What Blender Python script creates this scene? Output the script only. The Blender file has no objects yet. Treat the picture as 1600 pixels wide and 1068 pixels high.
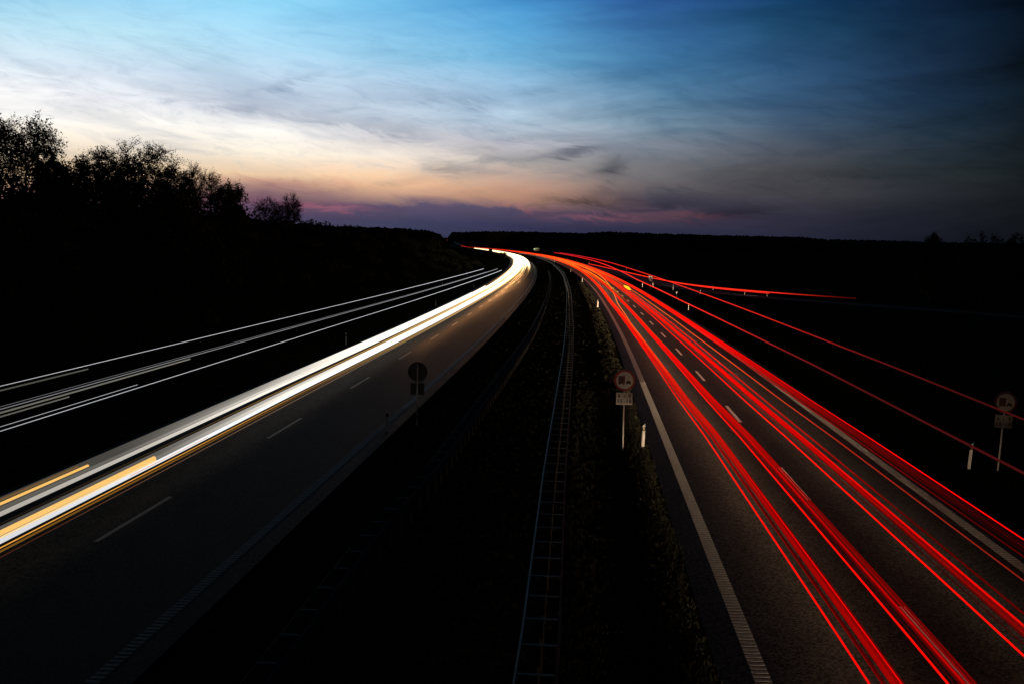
import bpy, math, random
import numpy as np
from mathutils import Matrix, Vector
random.seed(7); rng = np.random.default_rng(7)
S = bpy.context.scene
COL = S.collection

# ------------------------------------------------------------------ camera
CAM_H = 7.5
cd = bpy.data.cameras.new("camera"); cam = bpy.data.objects.new("camera", cd); COL.objects.link(cam)
cd.sensor_width = 36; cd.lens = 1750 * 36 / 1600; cd.clip_start = 0.1; cd.clip_end = 20000
PITCH = math.atan((534 - 382) / 1750)
cam.matrix_world = Matrix.Translation((0, 0, CAM_H)) @ Matrix.Rotation(math.pi / 2 - PITCH, 4, 'X') @ Matrix.Rotation(math.radians(1.0), 4, 'Z')
S.camera = cam
S.view_settings.view_transform = 'Standard'; S.view_settings.look = 'None'
S.view_settings.exposure = 0; S.view_settings.gamma = 1

def lin(c):
    return tuple(((v / 255) / 12.92 if v / 255 <= 0.04045 else ((v / 255 + 0.055) / 1.055) ** 2.4) for v in c)

# ------------------------------------------------------------------ dusk sky (world)
W = bpy.data.worlds.new("World"); S.world = W; W.use_nodes = True
nt = W.node_tree; N = nt.nodes; Lk = nt.links
for n in list(N): N.remove(n)
def mth(op, a, b=None, c=None, tree=None):
    t = tree or nt
    n = t.nodes.new('ShaderNodeMath'); n.operation = op
    for i, v in enumerate((a, b, c)):
        if v is None: continue
        if isinstance(v, (int, float)): n.inputs[i].default_value = v
        else: t.links.new(v, n.inputs[i])
    return n.outputs[0]
def maprange(v, a, b, c=0.0, d=1.0, interp='LINEAR'):
    n = N.new('ShaderNodeMapRange'); n.interpolation_type = interp
    Lk.new(v, n.inputs[0])
    for i, q in enumerate((a, b, c, d)): n.inputs[i + 1].default_value = q
    return n.outputs[0]
def noise(vec, scale, detail=4, rough=0.55, dist=0.0):
    n = N.new('ShaderNodeTexNoise'); n.inputs['Scale'].default_value = scale
    n.inputs['Detail'].default_value = detail; n.inputs['Roughness'].default_value = rough
    n.inputs['Distortion'].default_value = dist
    Lk.new(vec, n.inputs['Vector']); return n.outputs['Fac']
def combine(x, y, z=0.0):
    n = N.new('ShaderNodeCombineXYZ')
    for i, v in enumerate((x, y, z)):
        if isinstance(v, (int, float)): n.inputs[i].default_value = v
        else: Lk.new(v, n.inputs[i])
    return n.outputs[0]
tc = N.new('ShaderNodeTexCoord'); sep = N.new('ShaderNodeSeparateXYZ'); Lk.new(tc.outputs['Generated'], sep.inputs[0])
az = mth('ARCTAN2', sep.outputs[0], sep.outputs[1])                 # 0 along the road, + to the north-east
el0 = mth('ARCSINE', sep.outputs[2])
el = mth('ADD', el0, mth('MULTIPLY', mth('MINIMUM', mth('MAXIMUM', az, -0.6), 0.6), 0.0175))   # cloud layers dip slightly to one side
# layered cirrus: streaks that thin out towards the zenith
st1 = noise(combine(mth('MULTIPLY', az, 7.0), mth('MULTIPLY', mth('ADD', el, mth('MULTIPLY', az, 0.13)), 36.0)), 1.0, 6, 0.6, 0.6)
st2 = noise(combine(mth('MULTIPLY', az, 17.0), mth('MULTIPLY', mth('ADD', el, mth('MULTIPLY', az, 0.10)), 66.0), 4.0), 1.0, 9, 0.66, 1.6)
st3 = noise(combine(mth('MULTIPLY', az, 3.0), mth('MULTIPLY', mth('ADD', el, mth('MULTIPLY', az, -0.1)), 18.0), 9.0), 1.0, 4, 0.55, 1.5)
warp = mth('ADD', mth('MULTIPLY', mth('SUBTRACT', st1, 0.5), 0.016), mth('MULTIPLY', mth('SUBTRACT', st2, 0.5), 0.013))
elw = mth('ADD', mth('ADD', el, warp), mth('MULTIPLY', mth('ADD', az, 0.1), 0.0))
azw = mth('ADD', az, mth('MULTIPLY', mth('SUBTRACT', st3, 0.5), 0.10))
PX = [0, 200, 400, 600, 800, 1000, 1200, 1400, 1600]
ROWS = [
 (0,   [(80,165,210),(136,206,240),(130,208,242),(105,185,230),(65,140,200),(48,96,160),(20,62,102),(15,35,62),(3,6,10)]),
 (50,  [(140,200,230),(155,210,240),(152,214,244),(125,190,230),(90,165,215),(58,112,168),(33,78,115),(20,43,68),(5,9,13)]),
 (100, [(182,222,240),(185,225,241),(176,220,244),(148,202,232),(110,175,215),(70,128,174),(48,88,128),(26,47,73),(8,14,18)]),
 (150, [(214,230,242),(205,222,238),(190,212,232),(186,210,232),(155,190,218),(94,138,172),(60,95,130),(31,54,79),(12,20,25)]),
 (190, [(250,250,250),(240,242,247),(198,207,222),(190,205,221),(180,203,222),(120,150,172),(72,95,120),(37,55,72),(15,23,28)]),
 (226, [(252,250,246),(253,249,242),(252,249,243),(216,213,216),(190,190,198),(140,150,164),(85,92,105),(45,57,68),(18,25,29)]),
 (256, [(246,233,212),(249,236,219),(252,241,222),(241,228,213),(190,180,174),(132,132,136),(82,82,86),(49,57,62),(20,26,28)]),
 (288, [(238,210,175),(242,214,176),(246,209,170),(240,201,165),(200,162,142),(104,98,102),(74,72,78),(43,46,53),(20,24,27)]),
 (298, [(236,198,158),(236,196,155),(196,150,134),(238,190,152),(192,148,126),(88,84,94),(68,65,74),(40,43,50),(19,23,26)]),
 (311, [(240,208,168),(225,186,152),(140,106,116),(200,158,135),(182,138,115),(72,67,82),(62,60,71),(36,39,48),(18,22,25)]),
 (328, [(195,150,130),(160,115,112),(112,80,100),(96,82,108),(84,76,100),(80,65,80),(52,49,66),(31,34,45),(16,19,23)]),
 (352, [(90,70,95),(88,70,95),(86,70,97),(66,68,96),(55,55,85),(48,48,72),(40,42,60),(26,29,40),(14,17,21)]),
 (392, [(60,50,70),(60,50,70),(58,50,72),(50,52,75),(45,45,70),(40,40,60),(33,35,50),(22,25,34),(12,15,18)]),
]
def ramp_row(cols, tail):
    n = N.new('ShaderNodeValToRGB'); cr = n.color_ramp; cr.interpolation = 'EASE' if False else 'LINEAR'
    # azimuth -pi..pi mapped to 0..1
    pts = [(math.atan((x - 800) / 1750), tuple(v * (.86 if 900 < x < 1500 and cols[5][2] > 120 else 1) for v in lin(c))) for x, c in zip(PX, cols)]
    l0 = tuple(v * 0.25 for v in pts[0][1]); r0 = pts[-1][1]
    full = [(-math.pi, tail), (-1.6, tail), (-0.85, l0)] + pts + [(0.9, tuple(0.5 * (a + b) for a, b in zip(r0, tail))), (1.8, tail)]
    while len(cr.elements) < len(full): cr.elements.new(0.5)
    for e, (a, c) in zip(cr.elements, sorted(full)):
        pass
    for i, (a, c) in enumerate(sorted(full)):
        cr.elements[i].position = min(1.0, max(0.0, (a + math.pi) / (2 * math.pi)))
    for i, (a, c) in enumerate(sorted(full)):
        cr.elements[i].color = (*c, 1)
    Lk.new(maprange(azw, -math.pi, math.pi), n.inputs[0]); return n.outputs[0]
tail = (0.002, 0.003, 0.004)
rows = [(math.atan((381 - y) / 1750), ramp_row(c, tail)) for y, c in ROWS]
cur = rows[0][1]
for (e1, c1), (e0, c0) in zip(rows[1:], rows[:-1]):
    mx = N.new('ShaderNodeMix'); mx.data_type = 'RGBA'
    Lk.new(maprange(elw, e1, e0, interp='LINEAR'), mx.inputs[0])
    Lk.new(c1, mx.inputs[6]); Lk.new(cur, mx.inputs[7]); cur = mx.outputs[2]
# zenith falls to deep blue
mx = N.new('ShaderNodeMix'); mx.data_type = 'RGBA'
Lk.new(maprange(el, 0.23, 0.42, interp='SMOOTHSTEP'), mx.inputs[0]); Lk.new(cur, mx.inputs[6]); mx.inputs[7].default_value = (0.0012, 0.0022, 0.005, 1); cur = mx.outputs[2]
# below the horizon
mx = N.new('ShaderNodeMix'); mx.data_type = 'RGBA'
Lk.new(maprange(el0, -0.012, -0.03), mx.inputs[0]); Lk.new(cur, mx.inputs[6]); mx.inputs[7].default_value = (0.001, 0.001, 0.001, 1); cur = mx.outputs[2]
# darker streaks of cirrus
fade = mth('MULTIPLY', maprange(el, 0.22, 0.12), 1.0)
s = mth('ADD', mth('MULTIPLY', maprange(st1, 0.40, 0.68, interp='SMOOTHSTEP'), 0.26), mth('MULTIPLY', maprange(st2, 0.45, 0.68, interp='SMOOTHSTEP'), 0.17))
s = mth('ADD', s, mth('MULTIPLY', maprange(st3, 0.42, 0.7, interp='SMOOTHSTEP'), 0.10))
# single darker cloud wisps, each at its own bearing and height
bx = mth('ADD', az, mth('MULTIPLY', mth('SUBTRACT', st3, 0.5), 0.05)); by = mth('ADD', el, mth('MULTIPLY', mth('SUBTRACT', st2, 0.5), 0.030))
by = mth('ADD', by, mth('MULTIPLY', mth('SUBTRACT', st1, 0.5), 0.012))
def blob(x, y, rx, ry, amp, tilt=0.0):
    a0 = math.atan((x - 800) / 1750); e0 = math.atan((381 - y) / 1750)
    dx = mth('DIVIDE', mth('SUBTRACT', bx, a0), rx / 1750)
    dy = mth('DIVIDE', mth('ADD', mth('SUBTRACT', by, e0), mth('MULTIPLY', mth('SUBTRACT', bx, a0), -tilt)), ry / 1750)
    r2 = mth('ADD', mth('MULTIPLY', dx, dx), mth('MULTIPLY', dy, dy))
    return mth('MULTIPLY', mth('EXPONENT', mth('MULTIPLY', r2, -1.0)), amp)
cl = None
for b in [(905, 236, 50, 9, .46, .12), (962, 258, 26, 14, .42, .3), (905, 312, 55, 7, .5, -.05), (1040, 303, 90, 12, .24, .0), (1000, 318, 70, 8, .22, .1), (1190, 312, 80, 9, .2, .05), (1320, 262, 90, 8, .2, 0), (930, 300, 60, 8, .15, .15),
          (880, 215, 60, 6, .15, 0), (668, 162, 26, 9, .16, 0), (450, 150, 60, 6, .18, .35), (760, 165, 70, 8, .14, -.3), (775, 245, 70, 10, .2, -.1), (560, 206, 120, 9, .14, -.12), (1130, 325, 60, 9, .3, .1), (700, 262, 60, 6, .16, -.1), (240, 175, 140, 9, .10, -.12)]:
    o = blob(*b); cl = o if cl is None else mth('ADD', cl, o)
dark = mth('SUBTRACT', 1.0, mth('MINIMUM', mth('ADD', mth('MULTIPLY', s, 0.75), cl), 0.85))
dark = mth('ADD', mth('MULTIPLY', mth('SUBTRACT', dark, 1.0), fade), 1.0)
gain = mth('MULTIPLY', dark, 1.09)
dk3 = combine(gain, mth('MULTIPLY', mth('POWER', dark, 0.93), 1.085), mth('MULTIPLY', mth('POWER', dark, 0.80), 1.08))
mul = N.new('ShaderNodeMix'); mul.data_type = 'RGBA'; mul.blend_type = 'MULTIPLY'; mul.inputs[0].default_value = 1
Lk.new(cur, mul.inputs[6]); Lk.new(dk3, mul.inputs[7]); cur = mul.outputs[2]
# pink after-glow under the low cloud bank
pk = blob(505, 332, 60, 6, 1.0, -.05); pk = mth('ADD', pk, blob(930, 334, 75, 5, .55, 0)); pk = mth('ADD', pk, blob(820, 322, 45, 5, .5, 0)); pk = mth('ADD', pk, blob(1080, 328, 50, 5, .3, 0))
ad = N.new('ShaderNodeMix'); ad.data_type = 'RGBA'; ad.blend_type = 'ADD'; Lk.new(pk, ad.inputs[0]); Lk.new(cur, ad.inputs[6]); ad.inputs[7].default_value = (0.17, 0.035, 0.03, 1); cur = ad.outputs[2]
bg = N.new('ShaderNodeBackground'); bg.inputs['Strength'].default_value = 1.0; Lk.new(cur, bg.inputs['Color'])
wo = N.new('ShaderNodeOutputWorld'); Lk.new(bg.outputs[0], wo.inputs['Surface'])

# ------------------------------------------------------------------ helpers
def tag(o, label=None, cat=None, group=None, kind=None):
    if label: o['label'] = label
    if cat: o['category'] = cat
    if group: o['group'] = group
    if kind: o['kind'] = kind
    return o
def empty(name, loc, rz=0.0, ry=0.0):
    o = bpy.data.objects.new(name, None); COL.objects.link(o); o.location = loc; o.rotation_euler = (0, ry, rz); o.empty_display_size = 0.2; return o
class MB:
    def __init__(s): s.v = []; s.f = []; s.c = []
    def add(s, vs, fs, cols=None):
        b = len(s.v); s.v += [tuple(v) for v in vs]; s.f += [tuple(i + b for i in f) for f in fs]
        if cols is not None: s.c += cols
    def box(s, c, d, rz=0.0):
        hx, hy, hz = d[0] / 2, d[1] / 2, d[2] / 2; cs, sn = math.cos(rz), math.sin(rz)
        vs = []
        for z in (-hz, hz):
            for x, y in ((-hx, -hy), (hx, -hy), (hx, hy), (-hx, hy)):
                vs.append((c[0] + cs * x - sn * y, c[1] + sn * x + cs * y, c[2] + z))
        s.add(vs, [(3, 2, 1, 0), (4, 5, 6, 7), (0, 1, 5, 4), (1, 2, 6, 5), (2, 3, 7, 6), (3, 0, 4, 7)])
    def tube(s, pts, rad, n=6, cols=None, cap=True):
        pts = [Vector(p) for p in pts]; m = len(pts); b = len(s.v)
        for i, p in enumerate(pts):
            t = (pts[min(i + 1, m - 1)] - pts[max(i - 1, 0)]).normalized()
            up = Vector((0, 0, 1)) if abs(t.z) < 0.95 else Vector((1, 0, 0))
            a = t.cross(up).normalized(); q = a.cross(t).normalized(); r = rad[i] if hasattr(rad, '__len__') else rad
            for k in range(n):
                w = 2 * math.pi * k / n; v = p + a * (math.cos(w) * r) + q * (math.sin(w) * r); s.v.append(tuple(v))
                if cols is not None: s.c.append(cols[i])
        for i in range(m - 1):
            for k in range(n):
                k2 = (k + 1) % n; s.f.append((b + i * n + k, b + i * n + k2, b + (i + 1) * n + k2, b + (i + 1) * n + k))
        if cap:
            s.f.append(tuple(b + k for k in range(n))[::-1]); s.f.append(tuple(b + (m - 1) * n + k for k in range(n)))
    def prism(s, poly, y0, y1):        # polygon in x,z extruded along y
        n = len(poly); b = len(s.v)
        s.v += [(x, y0, z) for x, z in poly] + [(x, y1, z) for x, z in poly]
        s.f.append(tuple(b + i for i in range(n))); s.f.append(tuple(b + n + i for i in reversed(range(n))))
        for i in range(n):
            j = (i + 1) % n; s.f.append((b + j, b + i, b + n + i, b + n + j))
    def build(s, name, mat, parent=None, smooth=False):
        me = bpy.data.meshes.new(name); me.from_pydata(s.v, [], s.f)
        if s.c:
            a = me.color_attributes.new('glow', 'FLOAT_COLOR', 'POINT')
            a.data.foreach_set('color', np.array([(*c, 1.0) for c in s.c], np.float32).ravel())
        if smooth: me.polygons.foreach_set('use_smooth', [True] * len(me.polygons))
        me.materials.append(mat); me.update()
        o = bpy.data.objects.new(name, me); COL.objects.link(o)
        if parent is not None: o.parent = parent
        return o
def disc(n=32, r=1.0, cx=0, cz=0, a0=0.0): return [(cx + r * math.cos(a0 + 2 * math.pi * k / n), cz + r * math.sin(a0 + 2 * math.pi * k / n)) for k in range(n)]

def mat(name, col, rough=0.7, metal=0.0, spec=0.5, noise_scale=None, var=0.25, bump=0.0, col2=None, coord='Object', detail=6):
    m = bpy.data.materials.new(name); m.use_nodes = True; t = m.node_tree; p = t.nodes['Principled BSDF']
    p.inputs['Base Color'].default_value = (*col, 1); p.inputs['Roughness'].default_value = rough; p.inputs['Metallic'].default_value = metal
    p.inputs['Specular IOR Level'].default_value = spec
    if noise_scale:
        c = t.nodes.new('ShaderNodeTexCoord'); n = t.nodes.new('ShaderNodeTexNoise'); n.inputs['Scale'].default_value = noise_scale; n.inputs['Detail'].default_value = detail; n.inputs['Roughness'].default_value = 0.65
        t.links.new(c.outputs[coord], n.inputs['Vector'])
        r = t.nodes.new('ShaderNodeValToRGB'); r.color_ramp.elements[0].position = 0.3; r.color_ramp.elements[1].position = 0.72
        c2 = col2 or tuple(min(1, v * (1 + var)) for v in col)
        r.color_ramp.elements[0].color = (*[v * (1 - var) for v in col], 1); r.color_ramp.elements[1].color = (*c2, 1)
        t.links.new(n.outputs['Fac'], r.inputs[0]); t.links.new(r.outputs[0], p.inputs['Base Color'])
        if bump:
            b = t.nodes.new('ShaderNodeBump'); b.inputs['Strength'].default_value = bump; b.inputs['Distance'].default_value = 0.02
            t.links.new(n.outputs['Fac'], b.inputs['Height']); t.links.new(b.outputs[0], p.inputs['Normal'])
    return m
def asphalt():
    m = bpy.data.materials.new('asphalt'); m.use_nodes = True; t = m.node_tree; p = t.nodes['Principled BSDF']
    c = t.nodes.new('ShaderNodeTexCoord')
    def nz(sc, det, mp=None):
        n = t.nodes.new('ShaderNodeTexNoise'); n.inputs['Scale'].default_value = sc; n.inputs['Detail'].default_value = det; n.inputs['Roughness'].default_value = .7
        if mp:
            g = t.nodes.new('ShaderNodeMapping'); g.inputs['Scale'].default_value = mp; t.links.new(c.outputs['Object'], g.inputs[0]); t.links.new(g.outputs[0], n.inputs['Vector'])
        else: t.links.new(c.outputs['Object'], n.inputs['Vector'])
        return n.outputs['Fac']
    v2 = t.nodes.new('ShaderNodeTexVoronoi'); v2.inputs['Scale'].default_value = 24; t.links.new(c.outputs['Object'], v2.inputs['Vector'])
    sx = t.nodes.new('ShaderNodeSeparateColor'); t.links.new(v2.outputs['Color'], sx.inputs[0]); fine = sx.outputs[0]; mid = nz(0.7, 4, (1, .25, 1))
    vo = t.nodes.new('ShaderNodeTexVoronoi'); vo.inputs['Scale'].default_value = 22; t.links.new(c.outputs['Object'], vo.inputs['Vector'])
    r = t.nodes.new('ShaderNodeValToRGB'); r.color_ramp.elements[0].position = .15; r.color_ramp.elements[1].position = 1.0
    r.color_ramp.elements[0].color = (.007, .0068, .0066, 1); r.color_ramp.elements[1].color = (.060, .058, .055, 1)
    t.links.new(fine, r.inputs[0])
    r2 = t.nodes.new('ShaderNodeValToRGB'); r2.color_ramp.elements[0].position = .3; r2.color_ramp.elements[1].position = .7
    r2.color_ramp.elements[0].color = (.72, .72, .72, 1); r2.color_ramp.elements[1].color = (1.15, 1.13, 1.1, 1); t.links.new(mid, r2.inputs[0])
    mx = t.nodes.new('ShaderNodeMix'); mx.data_type = 'RGBA'; mx.blend_type = 'MULTIPLY'; mx.inputs[0].default_value = 1
    t.links.new(r.outputs[0], mx.inputs[6]); t.links.new(r2.outputs[0], mx.inputs[7]); t.links.new(mx.outputs[2], p.inputs['Base Color'])
    b = t.nodes.new('ShaderNodeBump'); b.inputs['Strength'].default_value = .6; b.inputs['Distance'].default_value = .012
    t.links.new(vo.outputs['Distance'], b.inputs['Height']); t.links.new(b.outputs[0], p.inputs['Normal'])
    p.inputs['Roughness'].default_value = .8; p.inputs['Specular IOR Level'].default_value = .05
    return m
M = dict(
    asphalt=asphalt(),
    paint=mat('road_paint', (.27, .26, .245), .7, spec=.05, noise_scale=14, var=.35),
    dashpaint=mat('lane_paint', (.66, .64, .60), .6, spec=.1, noise_scale=9, var=.22),
    grass=mat('grass_ground', (.016, .019, .009), 1.0, spec=0.0, noise_scale=3.0, var=.55, bump=.4),
    blade=mat('grass_blade', (.042, .042, .028), .8, spec=.2, noise_scale=.9, var=.5),
    earth=mat('hill_scrub', (.016, .019, .010), 1.0, spec=0.0, noise_scale=.6, var=.5),
    leaf=mat('leaf', (.045, .055, .02), .7, spec=.2, noise_scale=1.5, var=.4),
    bark=mat('bark', (.05, .04, .03), .9, spec=.2, noise_scale=8, var=.4),
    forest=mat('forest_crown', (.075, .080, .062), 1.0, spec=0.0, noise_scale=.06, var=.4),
    steel=mat('galvanised_steel', (.050, .051, .053), .7, metal=.1, noise_scale=5, var=.25),
    white=mat('white_plastic', (.74, .72, .68), .5, noise_scale=9, var=.12),
    black=mat('black_band', (.02, .02, .02), .5, noise_scale=9, var=.2),
    signwhite=mat('sign_white', (.84, .84, .82), .5, noise_scale=7, var=.08),
    signred=mat('sign_red', (.42, .03, .025), .5, noise_scale=7, var=.12),
    dimlitwhite=mat('dimlit_sign_white', (.42, .42, .39), .7, noise_scale=5, var=.2), dimlitred=mat('dimlit_sign_red', (.10, .014, .012), .7, noise_scale=5, var=.2),  # right verge sign: weak lighting put into darker face and ring colours
    signdark=mat('sign_black', (.03, .025, .025), .5, noise_scale=7, var=.2),
    signback=mat('sign_back_grey', (.06, .06, .065), .6, metal=.3, noise_scale=4, var=.2),
    signgreen=mat('sign_green', (.03, .20, .09), .5, noise_scale=2, var=.12),
    darksteel=mat('dark_steel', (.030, .029, .028), .8, noise_scale=5, var=.3),  # darker steel tone for barrier posts and the inbound barrier
    postgrey=mat('post_pale_grey', (.55, .54, .52), .6, noise_scale=6, var=.12),
    reflector=mat('amber_reflector', (.9, .62, .2), .15, spec=.8, noise_scale=20, var=.1),
)
gl = bpy.data.materials.new('light_trail'); gl.use_nodes = True; t = gl.node_tree
for n in list(t.nodes): t.nodes.remove(n)
at = t.nodes.new('ShaderNodeAttribute'); at.attribute_name = 'glow'; em = t.nodes.new('ShaderNodeEmission'); t.links.new(at.outputs['Color'], em.inputs['Color'])
ou = t.nodes.new('ShaderNodeOutputMaterial'); t.links.new(em.outputs[0], ou.inputs['Surface'])

# ------------------------------------------------------------------ road alignment: inner edge line of the right carriageway
KY = np.array([-150, -60, 0, 20, 42, 85, 130, 170, 210, 250, 330, 420, 510, 640, 760, 1100, 1500, 2060, 2700, 4000.])
KX = np.array([-6.7, -.7, 3.22, 4.55, 6.0, 8.75, 11.2, 13.1, 14.7, 16.0, 17.8, 18.7, 18.6, 17.0, 13.6, -2.5, -28, -80, -165, -390.])
KT = np.gradient(KX, KY)
def xref(y):
    y = np.asarray(y, float); i = np.clip(np.searchsorted(KY, y) - 1, 0, len(KY) - 2)
    h = KY[i + 1] - KY[i]; q = (y - KY[i]) / h
    return (2*q**3-3*q**2+1)*KX[i] + (q**3-2*q**2+q)*h*KT[i] + (-2*q**3+3*q**2)*KX[i+1] + (q**3-q**2)*h*KT[i+1]
def sm(a, b, x):
    q = np.clip((np.asarray(x, float) - a) / (b - a), 0, 1); return q * q * (3 - 2 * q)
def zroad(y):                                   # the road climbs a far hill
    return 14.0 * sm(2150, 2700, y) + 14 * sm(2700, 4200, y)
def P(y, u, z=0.0):                             # station y, offset u to the right of that line, height above road
    x = float(xref(y)); g = float((xref(y + 1) - xref(y - 1)) / 2); k = 1 / math.hypot(1, g)
    return (x + u * k, y - u * g * k, float(zroad(y)) + z)
def head(y): return -math.atan(float((xref(y + 1) - xref(y - 1)) / 2))
CREST_D = [-150, 0, 60, 160, 230, 300, 420, 700, 1200]; CREST_Z = [9, 9.0, 9.0, 9.4, 7.6, 5.6, 3.6, 2.0, 1.2]
def zground(y, u):
    y = np.asarray(y, float); u = np.asarray(u, float)
    z = zroad(y) - 0.10
    z = z - 0.22 * sm(-0.9, -2.4, u) * sm(-9.9, -8.0, u) - 0.25 * sm(8.6, 10.5, u) * (1 - sm(11.5, 14, u)) - .3 * sm(-19.8, -21.5, u) * (1 - sm(-22.5, -25, u))
    z = z + np.interp(y, CREST_D, CREST_Z) * sm(-24, -38, u)
    z = z + 5.0 * sm(52, 95, u) * (1 - sm(500, 900, y))
    return z

def strip(name, u0, u1, dz, m, d0=-100, d1=2900, step=None, kind='structure', parent=None, mbx=None):
    mb = mbx or MB(); ds = stations(d0, d1)
    vs = []; fs = []
    for i, d in enumerate(ds):
        vs.append(P(d, u0, dz)); vs.append(P(d, u1, dz))
        if i: a = 2 * (i - 1); fs.append((a, a + 1, a + 3, a + 2))
    mb.add(vs, fs)
    if mbx is None:
        o = mb.build(name, m, parent); 
        if kind: o['kind'] = kind
        return o
def stations(d0, d1):
    ds = [d0]
    while ds[-1] < d1: ds.append(min(d1, ds[-1] + max(2.5, 0.035 * abs(ds[-1]))))
    return ds

# ------------------------------------------------------------------ setting: ground, roads, markings
yy = np.array(sorted(set(list(range(-150, 120, 6)) + list(range(120, 420, 12)) + list(range(420, 1200, 40)) + list(range(1200, 4200, 120)) + [4200, 6000, 9000])), float)
uu = np.array([-6000, -3000, -1500, -700, -350, -200, -120, -80, -60, -50, -44, -40, -38, -36, -34, -32, -30, -28, -26, -25, -24, -23, -22, -21, -20.3, -19.6, -15, -10.6, -9.8, -9.2, -8.4, -7, -5, -3.4, -2.6, -2.0, -1.5, -1.0, -.6, 0, 4, 8, 8.5, 9, 9.8, 10.6, 11.5, 13, 15, 20, 30, 40, 50, 58, 66, 74, 82, 90, 100, 150, 300, 700, 1500, 3000, 6000], float)
vs = []; fs = []; nu = len(uu)
for y in yy:
    for u in uu:
        if abs(u) <= 120: p = P(y, u)
        else: x = float(xref(min(y, 4000))); p = (x + u, y, 0)
        j = 0.06 * math.sin(y * 1.7 + u * 3.1) if (u < -21 or u > 10) else 0.0
        vs.append((p[0], p[1], float(zground(min(y, 5000), u)) + j))
for i in range(len(yy) - 1):
    for k in range(nu - 1):
        a = i * nu + k; fs.append((a, a + 1, a + nu + 1, a + nu))
g = MB(); g.add(vs, fs); o = g.build('ground', M['grass'], smooth=True); o['kind'] = 'structure'

strip('road_outbound', -0.75, 8.35, 0.0, M['asphalt'])
strip('road_inbound', -20.2, -10.75, 0.0, M['asphalt'])
# on-slip joining from the right
RAMP = [(118, 58), (140, 47), (154, 38.5), (166, 31), (178, 25), (192, 20.2), (212, 16.6), (245, 14.2), (300, 12.2), (380, 10.2), (470, 8.0)]
def smooth_poly(pts, n=8):
    out = []; pts = [Vector(p) for p in pts]
    for i in range(len(pts) - 1):
        p0 = pts[max(i - 1, 0)]; p1 = pts[i]; p2 = pts[i + 1]; p3 = pts[min(i + 2, len(pts) - 1)]
        for k in range(n):
            q = k / n; out.append(0.5 * ((2 * p1) + (p2 - p0) * q + (2 * p0 - 5 * p1 + 4 * p2 - p3) * q * q + (3 * p1 - p0 - 3 * p2 + p3) * q ** 3))
    out.append(pts[-1]); return out
ramp_c = [Vector(P(d, u)) for d, u in RAMP]; ramp_c = smooth_poly([(p.x, p.y, 0) for p in ramp_c], 8)
def offset_poly(pl, w, z):
    out = []
    for i, p in enumerate(pl):
        t = (pl[min(i + 1, len(pl) - 1)] - pl[max(i - 1, 0)]).normalized(); out.append((p.x + t.y * w, p.y - t.x * w, z))
    return out
def poly_strip(name, pl, w0, w1, z, m):
    a = offset_poly(pl, w0, z); b = offset_poly(pl, w1, z); mb = MB(); v = []
    for p, q in zip(a, b): v += [p, q]
    mb.add(v, [(2 * i, 2 * i + 1, 2 * i + 3, 2 * i + 2) for i in range(len(a) - 1)])
    o = mb.build(name, m); o['kind'] = 'structure'; return o
poly_strip('slip_road', ramp_c, -2.6, 2.6, -0.02, M['asphalt'])
poly_strip('slip_road_edge_line', ramp_c[24:], 2.05, 2.25, -0.012, M['paint'])

# rumble profiled edge lines: separate thermoplastic bars close by, closed line further off
def edge_line(name, uc, w, d_bar):
    mb = MB(); d = 6.0
    while d < d_bar:
        a = P(d, uc - w / 2, .004); b = P(d, uc + w / 2, .004); c = P(d + .125, uc + w / 2, .004); e = P(d + .125, uc - w / 2, .004)
        h = .007
        mb.add([a, b, c, e] + [(q[0], q[1], q[2] + h) for q in (a, b, c, e)], [(4, 5, 6, 7), (0, 1, 5, 4), (1, 2, 6, 5), (2, 3, 7, 6), (3, 0, 4, 7)])
        d += .19
    strip('', uc - w / 2, uc + w / 2, .005, None, d_bar, 2500, mbx=mb)
    o = mb.build(name, M['paint']); o['kind'] = 'structure'
edge_line('edge_line', 0.0, .30, 62); edge_line('edge_line', 7.36, .30, 62)
edge_line('edge_line', -11.42, .26, 50); edge_line('edge_line', -19.0, .26, 50)
def dashes(name, uc, w, first, L=5.0, per=15.0, dmax=900, m=M['dashpaint']):
    mb = MB(); d = first
    while d < dmax:
        q = 4; vs = []
        for k in range(q + 1): vs += [P(d + L * k / q, uc - w / 2, .005), P(d + L * k / q, uc + w / 2, .005)]
        mb.add(vs, [(2 * k, 2 * k + 1, 2 * k + 3, 2 * k + 2) for k in range(q)]); d += per
    o = mb.build(name, m); o['kind'] = 'structure'
dashes('lane_dashes', 3.58, .15, 18.3 - 15 + .15)
dashes('lane_dashes', -15.22, .13, 26.2 - 15, m=M['paint'])
# worn wheel track along the verge
strip('verge_track', -2.55, -2.2, -0.215, M['earth'], 10, 260)

# ------------------------------------------------------------------ light trails: the lamps of passing vehicles
def interp(tab, d):
    return float(np.interp(d, [a for a, _ in tab], [b for _, b in tab]))
def interp3(tab, d):
    xs = [a for a, _ in tab]; return tuple(float(np.interp(d, xs, [c[k] for _, c in tab])) for k in range(3))
def trail_st(d0, d1):
    ds = [d0]
    while ds[-1] < d1: ds.append(min(d1, ds[-1] + max(3.0, .045 * abs(ds[-1]))))
    return ds
def strand(root, utab, ztab, rtab, ctab, d0, d1, name='light_streak', n=6):
    mb = MB(); ds = trail_st(d0, d1)
    u = utab if isinstance(utab, list) else [(0, utab)]; z = ztab if isinstance(ztab, list) else [(0, ztab)]
    mb.tube([P(d, interp(u, d), interp(z, d)) for d in ds], [interp(rtab, d) for d in ds], n, cols=[interp3(ctab, d) for d in ds])
    return mb.build(name, gl, root, smooth=True)
def trail(label, cat, group): 
    o = empty('light_trail', (0, 0, 0)); return tag(o, label, cat, group)
RED = (1.0, .0035, .0015)
def sc(c, k): return tuple(v * k for v in c)
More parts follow.
